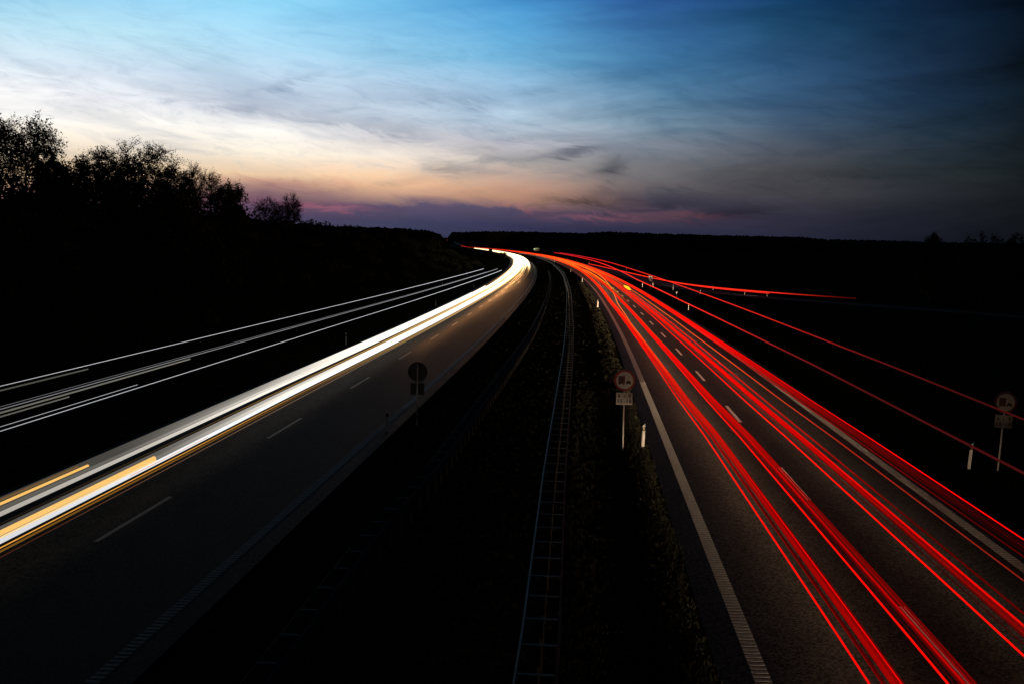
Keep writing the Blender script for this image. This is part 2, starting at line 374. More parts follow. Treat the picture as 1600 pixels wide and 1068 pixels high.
FARC = [(150, (1.1, .012, .003)), (260, (1.2, .035, .005)), (500, (1.2, .05, .008)), (1200, (1.1, .03, .008)), (2300, (.8, .015, .008))]
def redtab(near, mid=.95, far=1.0, d_mid=60, q=.5):
    return [(16, sc(RED, near)), (28, sc(RED, near * 1.05)), (44, sc(RED, near + (mid - near) * q)), (d_mid * 1.15, sc(RED, mid))] + [(d, sc(c, far)) for d, c in FARC]
def rt(r0, k=70., cap=.16): return [(d, min(cap, r0 * .95 * (1 + d / k))) for d in (0, 20, 40, 80, 150, 250, 400, 800, 2000)]
GR = 'red tail light trails over the outbound road'
def red_band(root, u0, u1, f0, f1, n, near, seed, r0=.013, d0=4, d1=2000, z=.8, mid=.95, g0=-.35, g1=.05):
    r = random.Random(seed)
    for k in range(n):
        q = k / max(1, n - 1); uc = u0 + (u1 - u0) * q; uf = f0 + (f1 - f0) * q; a = near * r.uniform(.45, 1.1) * (1 - abs(2 * q - 1) ** 1.5 * .8)
        strand(root, ut(uc, uf, g0, g1), [(0, z + r.uniform(-.07, .07))], rt(r0 * r.uniform(.8, 1.3)), redtab(a, mid * r.uniform(.75, 1.15)), d0, d1)
def ut(un_, uf, g0=-.35, g1=.05):
    return [(0, un_ + .26), (20, un_ + .17), (40, un_), (50, un_ + (uf - un_) * .33), (87, uf), (138, uf + g0), (300, uf + g1)]
def orangetab(b): return [(16, sc((.13, .012, .006), b)), (40, sc((.30, .025, .010), b)), (70, (.9, .10, .02)), (120, (1.1, .16, .02)), (500, (1.2, .10, .02)), (2300, (.9, .03, .01))]
a = trail('red tail light streak nearest the median edge line, thin line beside a ragged band', 'light trail', GR)
strand(a, ut(1.12, .52), .8, rt(.017), redtab(.9), 4, 2000); red_band(a, 1.32, 1.62, .60, .86, 11, .55, 1, .016)
strand(a, ut(1.62, .90), .82, rt(.021), redtab(.95), 4, 2000); strand(a, ut(1.50, .80), .86, rt(.007), orangetab(1.2), 30, 2300)
a = trail('red tail light streak running over the broken lane line with a dull ragged side', 'light trail', GR)
strand(a, ut(2.36, 1.80, -.1), .8, rt(.017), redtab(.95), 4, 2000); red_band(a, 2.50, 2.76, 1.84, 2.02, 10, .42, 2, .015, g0=-.1)
strand(a, ut(2.46, 1.88, -.1), .8, rt(.008), redtab(.06, .6), 4, 2000); strand(a, ut(2.72, 2.06, -.1), .86, rt(.009), orangetab(1.0), 40, 2300)
a = trail('single thin bright red tail light streak just right of the broken lane line', 'light trail', GR)
strand(a, ut(4.04, 3.56, -.1, 0), .8, rt(.016), redtab(.95), 4, 2000)
a = trail('broad soft red tail light band along the middle of the right outbound lane', 'light trail', GR)
red_band(a, 4.48, 4.64, 4.06, 4.24, 7, .85, 4, .014, g0=-.1, g1=.1); strand(a, ut(4.28, 3.86, -.1, 0), .78, rt(.008), redtab(.05, .4), 4, 2000)
a = trail('faint dull red tail light streak right of the broad soft band', 'light trail', GR)
strand(a, ut(4.78, 4.46, -.1, 0), .9, rt(.016), redtab(.09, .85), 4, 2000)
a = trail('dim orange red tail light streak left of the hatched right edge line', 'light trail', GR)
strand(a, ut(5.74, 5.22, -.1, 0), .8, rt(.011), orangetab(1), 4, 2000); strand(a, ut(5.80, 5.27, -.1, 0), .78, rt(.007), redtab(.05, .5), 4, 2000)
a = trail('fan of faint dark red tail light lines over the right edge line', 'light trail', GR)
for k, (u, b) in enumerate([(6.50, .075), (6.64, .022), (6.72, .045), (6.80, .018), (6.87, .028), (6.94, .012)]):
    strand(a, ut(u, u - .46, -.1, -.1), .78 + .03 * (k % 3), rt(.011, 40), redtab(b, .95, d_mid=74, q=.16), 4, 2000)
a = trail('bright red tail light streak furthest to the right on the outbound carriageway', 'light trail', GR)
strand(a, ut(7.02, 6.55, -.1, -.1), .82, rt(.017), redtab(1.0), 4, 2000)
# lane change and the dense far strands
a = trail('orange red tail light streak crossing the broken lane line at the bend', 'light trail', GR)
strand(a, [(60, 1.2), (95, .85), (130, 1.0), (180, 2.2), (230, 3.2), (300, 4.0)], .85, rt(.016), [(60, (.9, .03, .01)), (90, (1.2, .16, .02)), (200, (1.6, .30, .06)), (400, (1.5, .15, .02)), (2300, (1, .03, .01))], 60, 2000)
a = trail('cluster of thin orange red tail light streaks packed together on the far bend', 'light trail', GR)
for k in range(16):
    u = random.uniform(.6, 6.3); b = random.uniform(.7, 1.4); d0 = random.uniform(120, 260); orange = random.choice((.015, .02, .03, .05, .25, .45))
    strand(a, [(0, u), (200, u + random.uniform(-.3, .3)), (400, u + random.uniform(-.6, .6)), (900, u + random.uniform(-.6, .6))], random.uniform(.6, 1.0), rt(.010, 60, .10), [(d0, (.4 * b, .01, .005)), (d0 + 60, (1.15 * b, orange * b, .015)), (500, (1.3 * b, orange * b, .02)), (1100, (1.2, .05, .01)), (2300, (1.0, .02, .01))], d0, 2000)
# truck marker lamps, high up
a = trail('high thin red truck lamp line passing in front of the right hand roadside post', 'light trail', 'high red truck lamp trails')
ct = [(15, (.045, .004, .004)), (33, (.07, .006, .006)), (45, (.16, .009, .009)), (70, (.75, .02, .015)), (110, (1.1, .035, .02)), (300, (1.0, .02, .02)), (620, (.55, .01, .02))]
strand(a, [(0, 5.15), (40, 4.95), (85, 4.2), (140, 3.75), (300, 4.6)], 3.4, [(0, .022), (20, .024), (60, .034), (150, .06), (400, .13), (620, .2)], ct, 5, 610)
a = trail('high thin red truck lamp line crossing the hours plate of the right hand lorry sign', 'light trail', 'high red truck lamp trails')
strand(a, [(0, 7.55), (40, 7.75), (100, 7.4), (190, 7.0), (300, 7.4)], 3.4, [(0, .02), (20, .022), (60, .032), (150, .055), (400, .13), (620, .2)], [(d, sc(c, .8)) for d, c in ct], 5, 610)
# slip road
a = trail('red tail light streak bending in along the slip road from the right', 'light trail', 'red slip road trail')
mb = MB(); pl = [p for p in ramp_c if p.y < 420]; L = len(pl)
cols = []; rad = []
for i, p in enumerate(pl):
    q = i / L; k = sm(.26, .42, q); gap = .15 if 0.20 < q < 0.22 else 1
    cols.append(sc((1.15, .03, .015), float(0.08 + .92 * k) * gap)); rad.append(.045 + .055 * float(sm(.1, .5, q)))
i0 = 19
mb.tube([(p.x, p.y, .8) for p in pl][i0:], rad[i0:], 6, cols=cols[i0:]); mb.build('light_streak', gl, a, smooth=True)
mb = MB(); mb.tube([(p[0], p[1], .55) for p in offset_poly(pl, 1.2, 0)][i0 + 12:], [r * .7 for r in rad[i0 + 12:]], 6, cols=[sc(c, .8) for c in cols[i0 + 12:]]); mb.build('light_streak', gl, a, smooth=True)
a = trail('short glowing amber indicator flash among the red streaks before the bend', 'light trail', 'amber indicator flash')
strand(a, [(0, 4.75)], .95, [(170, .05), (174, .2), (179, .27), (184, .2), (188, .05)], [(0, (1.5, .80, .03))], 170, 188, n=8)
a = trail('tiny red lamp glint far up the hill in the gap of the forest', 'light trail', 'far red lamp')
strand(a, [(0, 2690 * -103 / 1750 - float(xref(2690)))], 1.0, [(0, .75)], [(0, (1.5, .10, .04))], 2655, 2690, n=8)
for sgn in (1,): strand(a, [(0, 2700 * -101 / 1750 - float(xref(2700)))], 1.2, [(0, .55)], [(0, (1.2, .06, .03))], 2690, 2720, n=8)

# oncoming headlamps on the left carriageway
GW = 'white headlamp trails over the inbound road'
WH = (1.0, .93, .82); COOL = (.93, .97, 1.0)
def whtab(n0, n1, n2, far=7.0, tint=WH):
    return [(24, sc(tint, n0)), (34, sc(tint, n0 * 1.3)), (48, sc(tint, min(n1, 1.1))), (66, sc(tint, min(n2, 1.2))), (150, sc(tint, 1.4)), (230, sc((1, .80, .48), far * .6)), (420, sc((1, .80, .45), far * .8)), (800, sc((1, .78, .42), far * .5)), (2000, sc((1, .75, .4), 2.0))]
def wr(r0, cap=.42): return [(0, r0), (60, r0), (100, r0 * 1.2), (170, r0 * 1.7), (230, min(cap, r0 * 3.5)), (320, min(cap, r0 * 6)), (420, min(cap, r0 * 8)), (2000, cap)]
a = trail('upper of the two broad white headlamp bands on the inbound road', 'light trail', GW)
strand(a, [(0, -17.22), (48, -17.30), (160, -17.15), (400, -17.6)], .80, wr(.055), whtab(.42, 1.3, 2.2), 6, 1650)
strand(a, [(0, -17.42), (48, -17.46), (160, -17.35), (400, -17.8)], .84, wr(.045), whtab(.11, .75, 1.8), 6, 1650)
for k in range(5):
    strand(a, [(0, -17.52 - .075 * k), (48, -17.54 - .075 * k), (160, -17.5 - .06 * k), (400, -17.8 - .1 * k)], .86 + .015 * k, wr(.038, .25), whtab(.05, .42 - .045 * k, 1.6 - .12 * k, 4), 6, 175 if k < 4 else 150)
strand(a, [(0, -17.02), (48, -17.12), (400, -17.3)], .66, wr(.018, .2), [(24, (.010, .008, .005)), (40, (.05, .03, .012)), (60, (.5, .26, .06)), (100, (1.2, .7, .2)), (400, (4, 2.6, 1.0)), (1500, (2, 1.2, .4))], 6, 1500)
a = trail('lower of the two broad white headlamp bands, with an amber lower rim', 'light trail', GW)
strand(a, [(0, -15.95), (48, -16.05), (160, -15.75), (400, -16.1)], .80, wr(.055), whtab(.75, 1.9, 2.6, 8, (.95, .97, 1.0)), 6, 1650)
strand(a, [(0, -16.13), (48, -16.22), (160, -15.95), (400, -16.3)], .84, wr(.06), whtab(.14, 1.1, 2.2, 7), 6, 1650)
for k in range(3):
    strand(a, [(0, -16.24 - .07 * k), (48, -16.30 - .07 * k), (160, -16.08 - .06 * k), (400, -16.4 - .1 * k)], .86 + .015 * k, wr(.038, .25), whtab(.09, .65 - .05 * k, 1.8 - .12 * k, 4), 6, 190 if k < 3 else 150)
AM = [(24, (.85, .38, .06)), (34, (.75, .33, .05)), (50, (.35, .17, .04)), (80, (.5, .28, .08)), (130, (1.0, .6, .2)), (200, (2, 1.2, .4)), (420, (7, 4.2, 1.4)), (1500, (2, 1.1, .35))]
strand(a, [(0, -15.80), (48, -15.87), (160, -15.65), (400, -15.8)], .74, wr(.013, .3), AM, 6, 1500)
strand(a, [(0, -15.72), (48, -15.80), (160, -15.5), (400, -15.6)], .70, wr(.022, .3), [(d, sc(c, .22)) for d, c in AM[:3]] + AM[3:], 6, 1500)
strand(a, [(0, -15.55), (48, -15.66), (400, -15.4)], .66, wr(.010, .1), [(24, (.07, .02, .01)), (48, (.25, .16, .10)), (120, (.5, .35, .2)), (400, (2, 1.3, .5))], 6, 500)
a = trail('dense white gold headlamp streaks crowding both lanes on the far inbound bend', 'light trail', GW)
for k in range(11):
    u = -18.3 + .52 * k + random.uniform(-.15, .15); d0 = random.uniform(150, 200) + 12 * max(0, k - 5); b = random.uniform(.8, 1.2)
    strand(a, [(0, u + (.9 if k > 5 else 0)), (250, u + (.2 if k > 5 else 0)), (400, u)], random.uniform(.65, .9), [(0, .015), (d0, .015), (d0 + 60, .05), (320, .17), (420, .34), (900, .42)], [(d0, (.03, .012, .003)), (d0 + 40, (.35 * b, .16 * b, .04 * b)), (d0 + 90, (1.2 * b, .7 * b, .26 * b)), (370, (3.2 * b, 2.4 * b, 1.3 * b)), (450, (4.2 * b, 3.2 * b, 1.8 * b)), (900, (2.2, 1.6, .9)), (1800, (1.4, 1.0, .5))], d0, 1450)
a = trail('dim brown lines in the dark gap between the two white headlamp bands', 'light trail', GW)
for k, (u, b) in enumerate([(-16.98, .5), (-16.86, .35), (-16.74, .22)]):
    strand(a, [(0, u), (60, u - .04), (300, u - .2)], .62, wr(.014, .12), [(24, (.012, .009, .007)), (36, sc((.06, .035, .016), b * 2)), (55, sc((.30, .16, .05), b * 2)), (90, sc((1.0, .6, .2), b * 2)), (200, (2, 1.3, .5))], 6, 420)
a = trail('thick amber indicator streak ending abruptly on the upper white headlamp band', 'light trail', 'amber indicator trails over the inbound road')
strand(a, [(0, -17.56)], .90, [(0, .048)], [(0, (1.0, .55, .14))], 10, 30.9, n=8); strand(a, [(0, -17.72)], .93, [(0, .035)], [(0, (.16, .09, .03))], 10, 30.6)
a = trail('thick amber indicator streak ending abruptly on the lower white headlamp band', 'light trail', 'amber indicator trails over the inbound road')
strand(a, [(0, -16.18)], .88, [(0, .07)], [(0, (1.0, .58, .17))], 10, 32.4, n=8); strand(a, [(0, -16.03)], .86, [(0, .022)], [(0, (1.0, .72, .35))], 10, 32.2); strand(a, [(0, -15.92)], .84, [(0, .008)], [(0, (.8, .3, .06))], 30, 36.5)
GH = 'thin high white truck lamp trails'
def thin(root, u, z, b, d0, d1, r=.010, c=(.95, .97, 1.0)):
    strand(root, [(0, u), (60, u + .02), (200, u + .45)], z, [(0, r * .9), (60, r * 1.0), (200, r * 2.6)], [(20, sc(c, b * .55)), (45, sc(c, b)), (120, sc(c, b * 1.6)), (220, sc(c, b * 1.5))], d0, d1)
a = trail('topmost thin white lamp line of the lorry passing on the far left', 'light trail', GH)
thin(a, -18.05, 3.7, .62, 6, 171, .011); thin(a, -17.93, 3.62, .11, 6, 31.8, .022, (1, .97, .8))
a = trail('doubled thin white lamp line between the two other high lines on the left', 'light trail', GH)
thin(a, -15.99, 3.72, .28, 6, 172, .012); thin(a, -16.05, 3.76, .16, 6, 150, .009); thin(a, -15.93, 3.66, .22, 6, 34.8, .022, (1, .97, .8)); thin(a, -15.85, 3.60, .18, 6, 26.2, .018, (1, .97, .8))
a = trail('lowest of the three thin high white lamp lines on the left', 'light trail', GH)
thin(a, -16.05, 3.22, .62, 6, 185, .011); thin(a, -16.10, 3.30, .45, 6, 31.0, .010)

# ------------------------------------------------------------------ headlamps themselves: they light road, signs and posts
def lamp(d, u, z, energy, fwd, col, ang=32, pitch=7.0, yaw=0.0, r=.10, wide=1.7):
    l = bpy.data.lights.new('headlamp', 'SPOT'); l.energy = energy; l.color = col; l.spot_size = math.radians(ang); l.spot_blend = 1.0; l.shadow_soft_size = r
    o = bpy.data.objects.new('headlamp', l); COL.objects.link(o); p = P(d, u, z); o.location = p
    h = head(d) + (0 if fwd else math.pi) + math.radians(yaw)
    o.rotation_euler = (math.pi / 2 - math.radians(pitch), 0, h)
    o.scale = (wide, 1, 1)
    return o
HL_OUT = 5600.0
d = -9.0
while d < 1000:
    st = max(1.15, d * .04)
    k = HL_OUT * st / 9 * (0.22 + .78 * float(sm(2, 50, d))) * (1 + 1.3 * math.exp(-((d - 190) / 70) ** 2)) * (1 + 14 * float(sm(350, 900, d)))
    lamp(d, 1.8, .65, k, True, (1, .74, .46)); lamp(d + st / 2, 5.4, .65, k * .85, True, (1, .74, .46))
    d += st
for d, u in ((178, 26), (215, 16.5)):
    lamp(d, u, .65, 2500, True, (1, .80, .56), yaw=25 if d < 200 else 8)
HL_IN = 7000.0
d = 84.0
while d < 520:
    st = max(3.0, d * .035)
    lamp(d, -15.3, .7, HL_IN * st / 16 * (.16 + .84 * float(sm(90, 280, d))), False, (1, .44, .15), 17, 4.5, wide=1.0)
    d += st

# ------------------------------------------------------------------ signs
def text_mesh(txt, size):
    c = bpy.data.curves.new('lettering', 'FONT'); c.body = txt; c.size = size; c.align_x = 'CENTER'; c.extrude = .002; c.offset = .004
    o = bpy.data.objects.new('lettering', c); COL.objects.link(o); bpy.context.view_layer.update()
    me = bpy.data.meshes.new_from_object(o.evaluated_get(bpy.context.evaluated_depsgraph_get())); COL.objects.unlink(o); bpy.data.objects.remove(o); return me
def text_obj(txt, size, loc, m, parent, adv=.62):
    n = len(txt)
    for k, ch in enumerate(txt):
        if ch == ' ': continue
        me = text_mesh(ch, size); me.materials.clear(); me.materials.append(m)
        o = bpy.data.objects.new('dash_mark' if ch == '-' else 'numeral', me); COL.objects.link(o); o.parent = parent
        o.location = (loc[0] + (k - (n - 1) / 2) * size * adv, loc[1], loc[2]); o.rotation_euler = (math.pi / 2, 0, 0)
def lorry_sign(d, u, zc, R, label, back=False, lean=0.0, fm='signwhite', rm='signred', pw=.63, ph=.47, ring_gap=.06):
    root = empty('road_sign', P(d, u, float(zground(d, u))), head(d) + (math.pi if back else 0), lean); tag(root, label, 'road sign', None)
    zp = zc - R - ring_gap - ph / 2
    m = MB(); m.tube([(0, .045, -.3), (0, .045, zc + R * .75)], .03, 10); m.build('post', M['postgrey'], root, True)
    for z in (zc + .15, zc - .15, zp): 
        m = MB(); m.box((0, .022, z), (.22, .014, .05)); m.build('bracket', M['steel'], root)
    m = MB(); m.prism(disc(48, R, 0, zc), .0, .014); m.build('sign_back', M['signback'], root)
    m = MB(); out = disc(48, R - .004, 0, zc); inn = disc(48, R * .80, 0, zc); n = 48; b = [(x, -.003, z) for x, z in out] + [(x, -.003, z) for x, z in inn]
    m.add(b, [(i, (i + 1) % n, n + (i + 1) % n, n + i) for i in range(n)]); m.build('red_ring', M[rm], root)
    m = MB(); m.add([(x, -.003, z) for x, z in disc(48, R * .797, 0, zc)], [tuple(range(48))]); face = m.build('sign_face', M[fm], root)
    k = R / .405
    m = MB()
    def rect(x0, x1, z0, z1): m.prism([(x0 * k, zc + z0 * k), (x1 * k, zc + z0 * k), (x1 * k, zc + z1 * k), (x0 * k, zc + z1 * k)], -.009, -.0045)
    rect(-.235, .01, -.11, .165); rect(-.225, -.165, -.165, -.112); rect(-.06, 0, -.165, -.112); rect(-.2, -.03, -.135, -.113)
    m.build('lorry_symbol', M['signred2'], face)
    m = MB()
    m.prism([(x * k, zc + z * k) for x, z in [(.045, -.12), (.045, -.06), (.065, -.05), (.09, -.005), (.19, -.005), (.215, -.05), (.235, -.06), (.235, -.12)]], -.009, -.0045)
    rect(.055, .095, -.15, -.121); rect(.185, .225, -.15, -.121); m.build('car_symbol', M['signdark'], face)
    m = MB(); m.prism([(-pw / 2, zp - ph / 2), (pw / 2, zp - ph / 2), (pw / 2, zp + ph / 2), (-pw / 2, zp + ph / 2)], .0, .014); m.build('plate_back', M['signback'], root)
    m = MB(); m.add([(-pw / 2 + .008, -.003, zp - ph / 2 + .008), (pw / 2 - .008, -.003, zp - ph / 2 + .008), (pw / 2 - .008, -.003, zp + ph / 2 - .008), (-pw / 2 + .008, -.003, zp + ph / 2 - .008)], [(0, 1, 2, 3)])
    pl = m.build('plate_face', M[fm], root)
    text_obj('6 - 9', .20, (0, -.006, zp + .045), M['signdark'], pl, .50); text_obj('15-18', .20, (0, -.006, zp - .155), M['signdark'], pl, .56)
    return root
M['signred2'] = mat('sign_dark_red', (.10, .018, .03), .5, noise_scale=7, var=.12)
lorry_sign(41.8, -1.72, 2.72, .405, 'round no overtaking for lorries sign with hours plate on the median verge')
lorry_sign(40.7, 11.75, 2.52, .40, 'round no overtaking for lorries sign with hours plate on the dark right verge', lean=math.radians(3.0), fm='dimlitwhite', rm='dimlitred')
lorry_sign(45.9, -10.2, 2.25, .41, 'round road sign seen from its dark back on the median beside the inbound road', back=True, pw=.58, ph=.5)

def delineator(name='delineator_post'):
    root = empty(name, (0, 0, 0))
    m = MB()
    prof = [(-.06, 0.03), (-.035, -.02), (.035, -.02), (.06, .03)]
    def ring(z0, z1, grow=0.0, dy=0.0):
        g = 1 + grow; b = len(m.v); n = 4
        vs = [(x * g, y * g, z0) for x, y in prof] + [(x * g, y * g, z1 + (.06 * (x / .06) if dy else 0)) for x, y in prof]
        m.add(vs, [(0, 1, 5, 4), (1, 2, 6, 5), (2, 3, 7, 6), (3, 0, 4, 7), (4, 5, 6, 7), (3, 2, 1, 0)])
    ring(-.25, .93, 0, 1); m.build('body', M['white'], root)
    m = MB(); ring(.70, .84, .06); m.build('dark_band', M['black'], root)
    m = MB(); m.box((0, -.027, .79), (.045, .006, .10)); m.build('reflector', M['reflector'], root)
    return root
dproto = delineator(); used = [0]
def copy_tree(o, parent=None):
    c = o.copy(); COL.objects.link(c); 
    if parent: c.parent = parent
    for ch in list(o.children): copy_tree(ch, c)
    return c
def place_del(d, u, label, lean=0.0, s=1.0, rot=0.0, group='white delineator posts along the motorway'):
    o = dproto if used[0] == 0 else copy_tree(dproto); used[0] += 1
    o.location = P(d, u, float(zground(d, u)) - float(zroad(d))); o.rotation_euler = (0, lean, head(d) + rot); o.scale = (s, s, s)
    tag(o, label, 'delineator post', group); return o
place_del(41.8, -.97, 'white delineator post beside the lorry sign at the median edge line', math.radians(1.2))
place_del(41.1, 10.86, 'white delineator post in front of the right hand lorry sign', math.radians(4.5))
place_del(43.5, -11.04, 'dark delineator post left of the sign seen from behind', rot=math.pi)
for i, (d, l) in enumerate([(139, 'first white post beyond the median lorry sign along the pale edge line'), (235, 'second white post beyond the median lorry sign along the pale edge line'), (326, 'third white post beyond the median lorry sign along the pale edge line'), (482, 'tiny furthest white post along the pale median edge line')]):
    place_del(d, -1.05, l, s=1.05)
for d, u, l in [(139.7, 10.2, 'white post under the lower high red line on the right verge'), (200.9, 14.3, 'white post on the grass wedge between slip road and motorway'), (214.5, 9.87, 'white post at the right road edge near the slip road nose'),
                (219, 12.3, 'white post just right of the slip road nose'), (183.3, 16.9, 'white post standing in front of the grey slip road surface'), (348, 17, 'white post behind the upper high red line at the slip road merge'),
                (490, 14.4, 'small far white post right of the merging lanes'), (201, 21.4, 'white post on the outer edge of the slip road behind its red streak'), (184, 24.2, 'white post further right on the outer slip road edge'), (175.4, 26.25, 'furthest right white post at the slip road edge'),
                (560, 13.2, 'tiny white post far right of the merge, before the white board'), (620, 12.6, 'tiny white post far right of the merge, nearest the white board')]:
    place_del(d, u, l, s=.95)
for d, u, l in [(139.8, -21.4, 'dim delineator post left of the broad white bands'), (247.6, -26.2, 'dim post at the end of the topmost high white line'), (84, -21.4, 'dim delineator post between the high white lines left'), (200, -21.4, 'dim delineator post below the ends of the high white lines'), (188, -25.8, 'short post with amber glint above the high white lines')]:
    place_del(d, u, l, rot=math.pi)

# merge warning board, round marker, far boards
def board_sign(d, u, w, h, z0, label, symbol=None, posts=(-.0,)):
    root = empty('road_sign', P(d, u, float(zground(d, u)) - float(zroad(d))), head(d)); tag(root, label, 'road sign')
    for px in posts:
        m = MB(); m.tube([(px, .05, -.3), (px, .05, z0 + h * .9)], .035 if len(posts) == 1 else .09, 8); m.build('post', M['steel'], root, True)
    return root
r = board_sign(205, 10.6, .76, 1.0, 1.55, 'pale rectangular merge sign with a dark forked symbol beside the slip road', 1)
m = MB(); m.box((0, .012, 2.05), (.78, .02, 1.02)); m.build('frame', M['signback'], r)
m = MB(); m.box((0, -.003, 2.05), (.74, .006, .98)); fc = m.build('sign_face', M['signwhite'], r)
m = MB(); m.prism([(-.055, 1.98), (.055, 1.98), (.055, 2.25), (.13, 2.25), (0, 2.44), (-.13, 2.25), (-.055, 2.25)], -.014, -.007)
m.prism([(-.045, 1.98), (-.18, 1.72), (-.29, 1.72), (-.055, 2.06)], -.014, -.007); m.prism([(.055, 2.06), (.29, 1.72), (.18, 1.72), (.045, 1.98)], -.013, -.007); m.build('fork_symbol', M['signred2'], fc)
r = board_sign(172, 11.9, .3, .3, .75, 'small round white marker on a thin dark post at the right verge', 1)
m = MB(); m.prism(disc(24, .17, 0, .95), 0, .02); m.build('marker_disc', M['signwhite'], r)
r = board_sign(640, 16.6, .8, 1.6, .8, 'tall narrow white board far off above the red bend', 1)
m = MB(); m.box((0, 0, 1.6), (.85, .03, 1.9)); m.build('board', M['signwhite'], r)
r = board_sign(926, 12.4, 5, 2.8, 2.4, 'green motorway direction board with a white lower band far down the road', 1, (-1.7, 1.7))
m = MB(); m.box((0, 0, 4.3), (5.0, .08, 1.9)); gp = m.build('green_panel', M['signgreen'], r)
m = MB(); m.box((0, 0, 2.95), (5.0, .08, .78)); m.build('white_panel', M['signwhite'], r)
m = MB(); m.box((-.6, -.045, 4.7), (2.6, .01, .32)); m.box((.3, -.045, 3.9), (2.2, .01, .32)); m.box((1.9, -.045, 4.4), (.3, .01, 1.0)); m.build('legend', M['signwhite'], gp)

# ------------------------------------------------------------------ steel crash barriers in the median
def barrier(utab, half, label, d1, ms=M['steel']):
    root = empty('crash_barrier', P(5, interp(utab, 5), 0)); tag(root, label, 'crash barrier', 'steel barriers in the median')
    ds = stations(4, d1); base = Vector(root.location)
    prof = [(0, .42), (.045, .47), (.045, .53), (.0, .575), (.0, .595), (.045, .64), (.045, .70), (0, .75)]
    for sgn in (-1, 1):
        m = MB(); vs = []; fs = []; n = len(prof)
        for i, d in enumerate(ds):
            for (o, z) in prof: vs.append(Vector(P(d, interp(utab, d) + sgn * (half + o), z - .05)) - base)
            if i:
                for k in range(n - 1):
                    q = [(i - 1) * n + k, (i - 1) * n + k + 1, i * n + k + 1, i * n + k]; fs.append(q if sgn < 0 else q[::-1])
        m.add(vs, fs); m.build('rail', ms, root, False)
    d = 5.0; i = 0; rest = MB(); rest2 = MB()
    while d < min(d1, 420):
        uc = interp(utab, d); c = Vector(P(d, uc, 0)) - base; rz = head(d)
        tgt = MB() if i < 60 else rest; tgt2 = MB() if i < 60 else rest2
        tgt.box((c.x, c.y, .2), (.06, .10, 1.0), rz); tgt2.box((c.x, c.y, .715), (2 * half - .004, .055, .018), rz)
        if i < 60: tgt.build('post', M['darksteel'], root); tgt2.build('spacer', ms, root)
        i += 1; d += 1.333 if i < 60 else 2.666
    if rest.v: rest.build('post', ms, root)['kind'] = 'stuff'; rest2.build('spacer', ms, root)['kind'] = 'stuff'
barrier([(0, -3.85), (19, -3.9), (33, -4.08), (60, -4.25), (120, -4.6), (220, -4.7), (380, -3.9), (700, -3.9)], .31, 'double sided steel crash barrier like a ladder down the middle of the median', 640)
barrier([(0, -8.3), (25, -8.2), (34, -7.85), (54, -7.7), (90, -7.4), (200, -7.6), (640, -8.4)], .17, 'narrower dim steel crash barrier on the inbound side of the median', 300, M['darksteel'])

# ------------------------------------------------------------------ grass tufts on verges
def tufts(name, areas, count, h0, h1, label=None):
    mb = MB(); r = random.Random(3)
    for _ in range(count):
        d0, d1, u0, u1 = r.choice(areas); d = d0 + (d1 - d0) * r.random() ** 2.2; u = r.uniform(u0, u1)
        c = P(d, u, 0); z = float(zground(d, u)); n = r.randint(5, 9); cl = r.uniform(.6, 1.5)
        for k in range(n):
            a = r.uniform(0, 6.28); h = r.uniform(h0, h1) * cl; b = r.uniform(.1, .7) * h; w = r.uniform(.006, .014); rr = r.uniform(0, .09)
            x = c[0] + rr * math.cos(a * 3); y = c[1] + rr * math.sin(a * 3); dx, dy = math.cos(a), math.sin(a)
            mb.add([(x - dy * w, y + dx * w, z - .02), (x + dy * w, y - dx * w, z - .02), (x + dx * b * .5 + dy * w * .7, y + dy * b * .5 - dx * w * .7, z + h * .7), (x + dx * b, y + dy * b, z + h)], [(0, 1, 2), (0, 2, 3)])
    o = mb.build(name, M['blade']); tag(o, kind='stuff'); return o
tufts('verge_grass', [(13, 60, -1.5, -.78), (13, 60, -3.6, -.8), (13, 240, -2.1, -.80)], 13000, .04, .13)
tufts('median_grass', [(14, 70, -10.2, -1.8), (20, 220, -10.3, -1.5), (30, 200, -24, -20.4)], 5000, .05, .12)

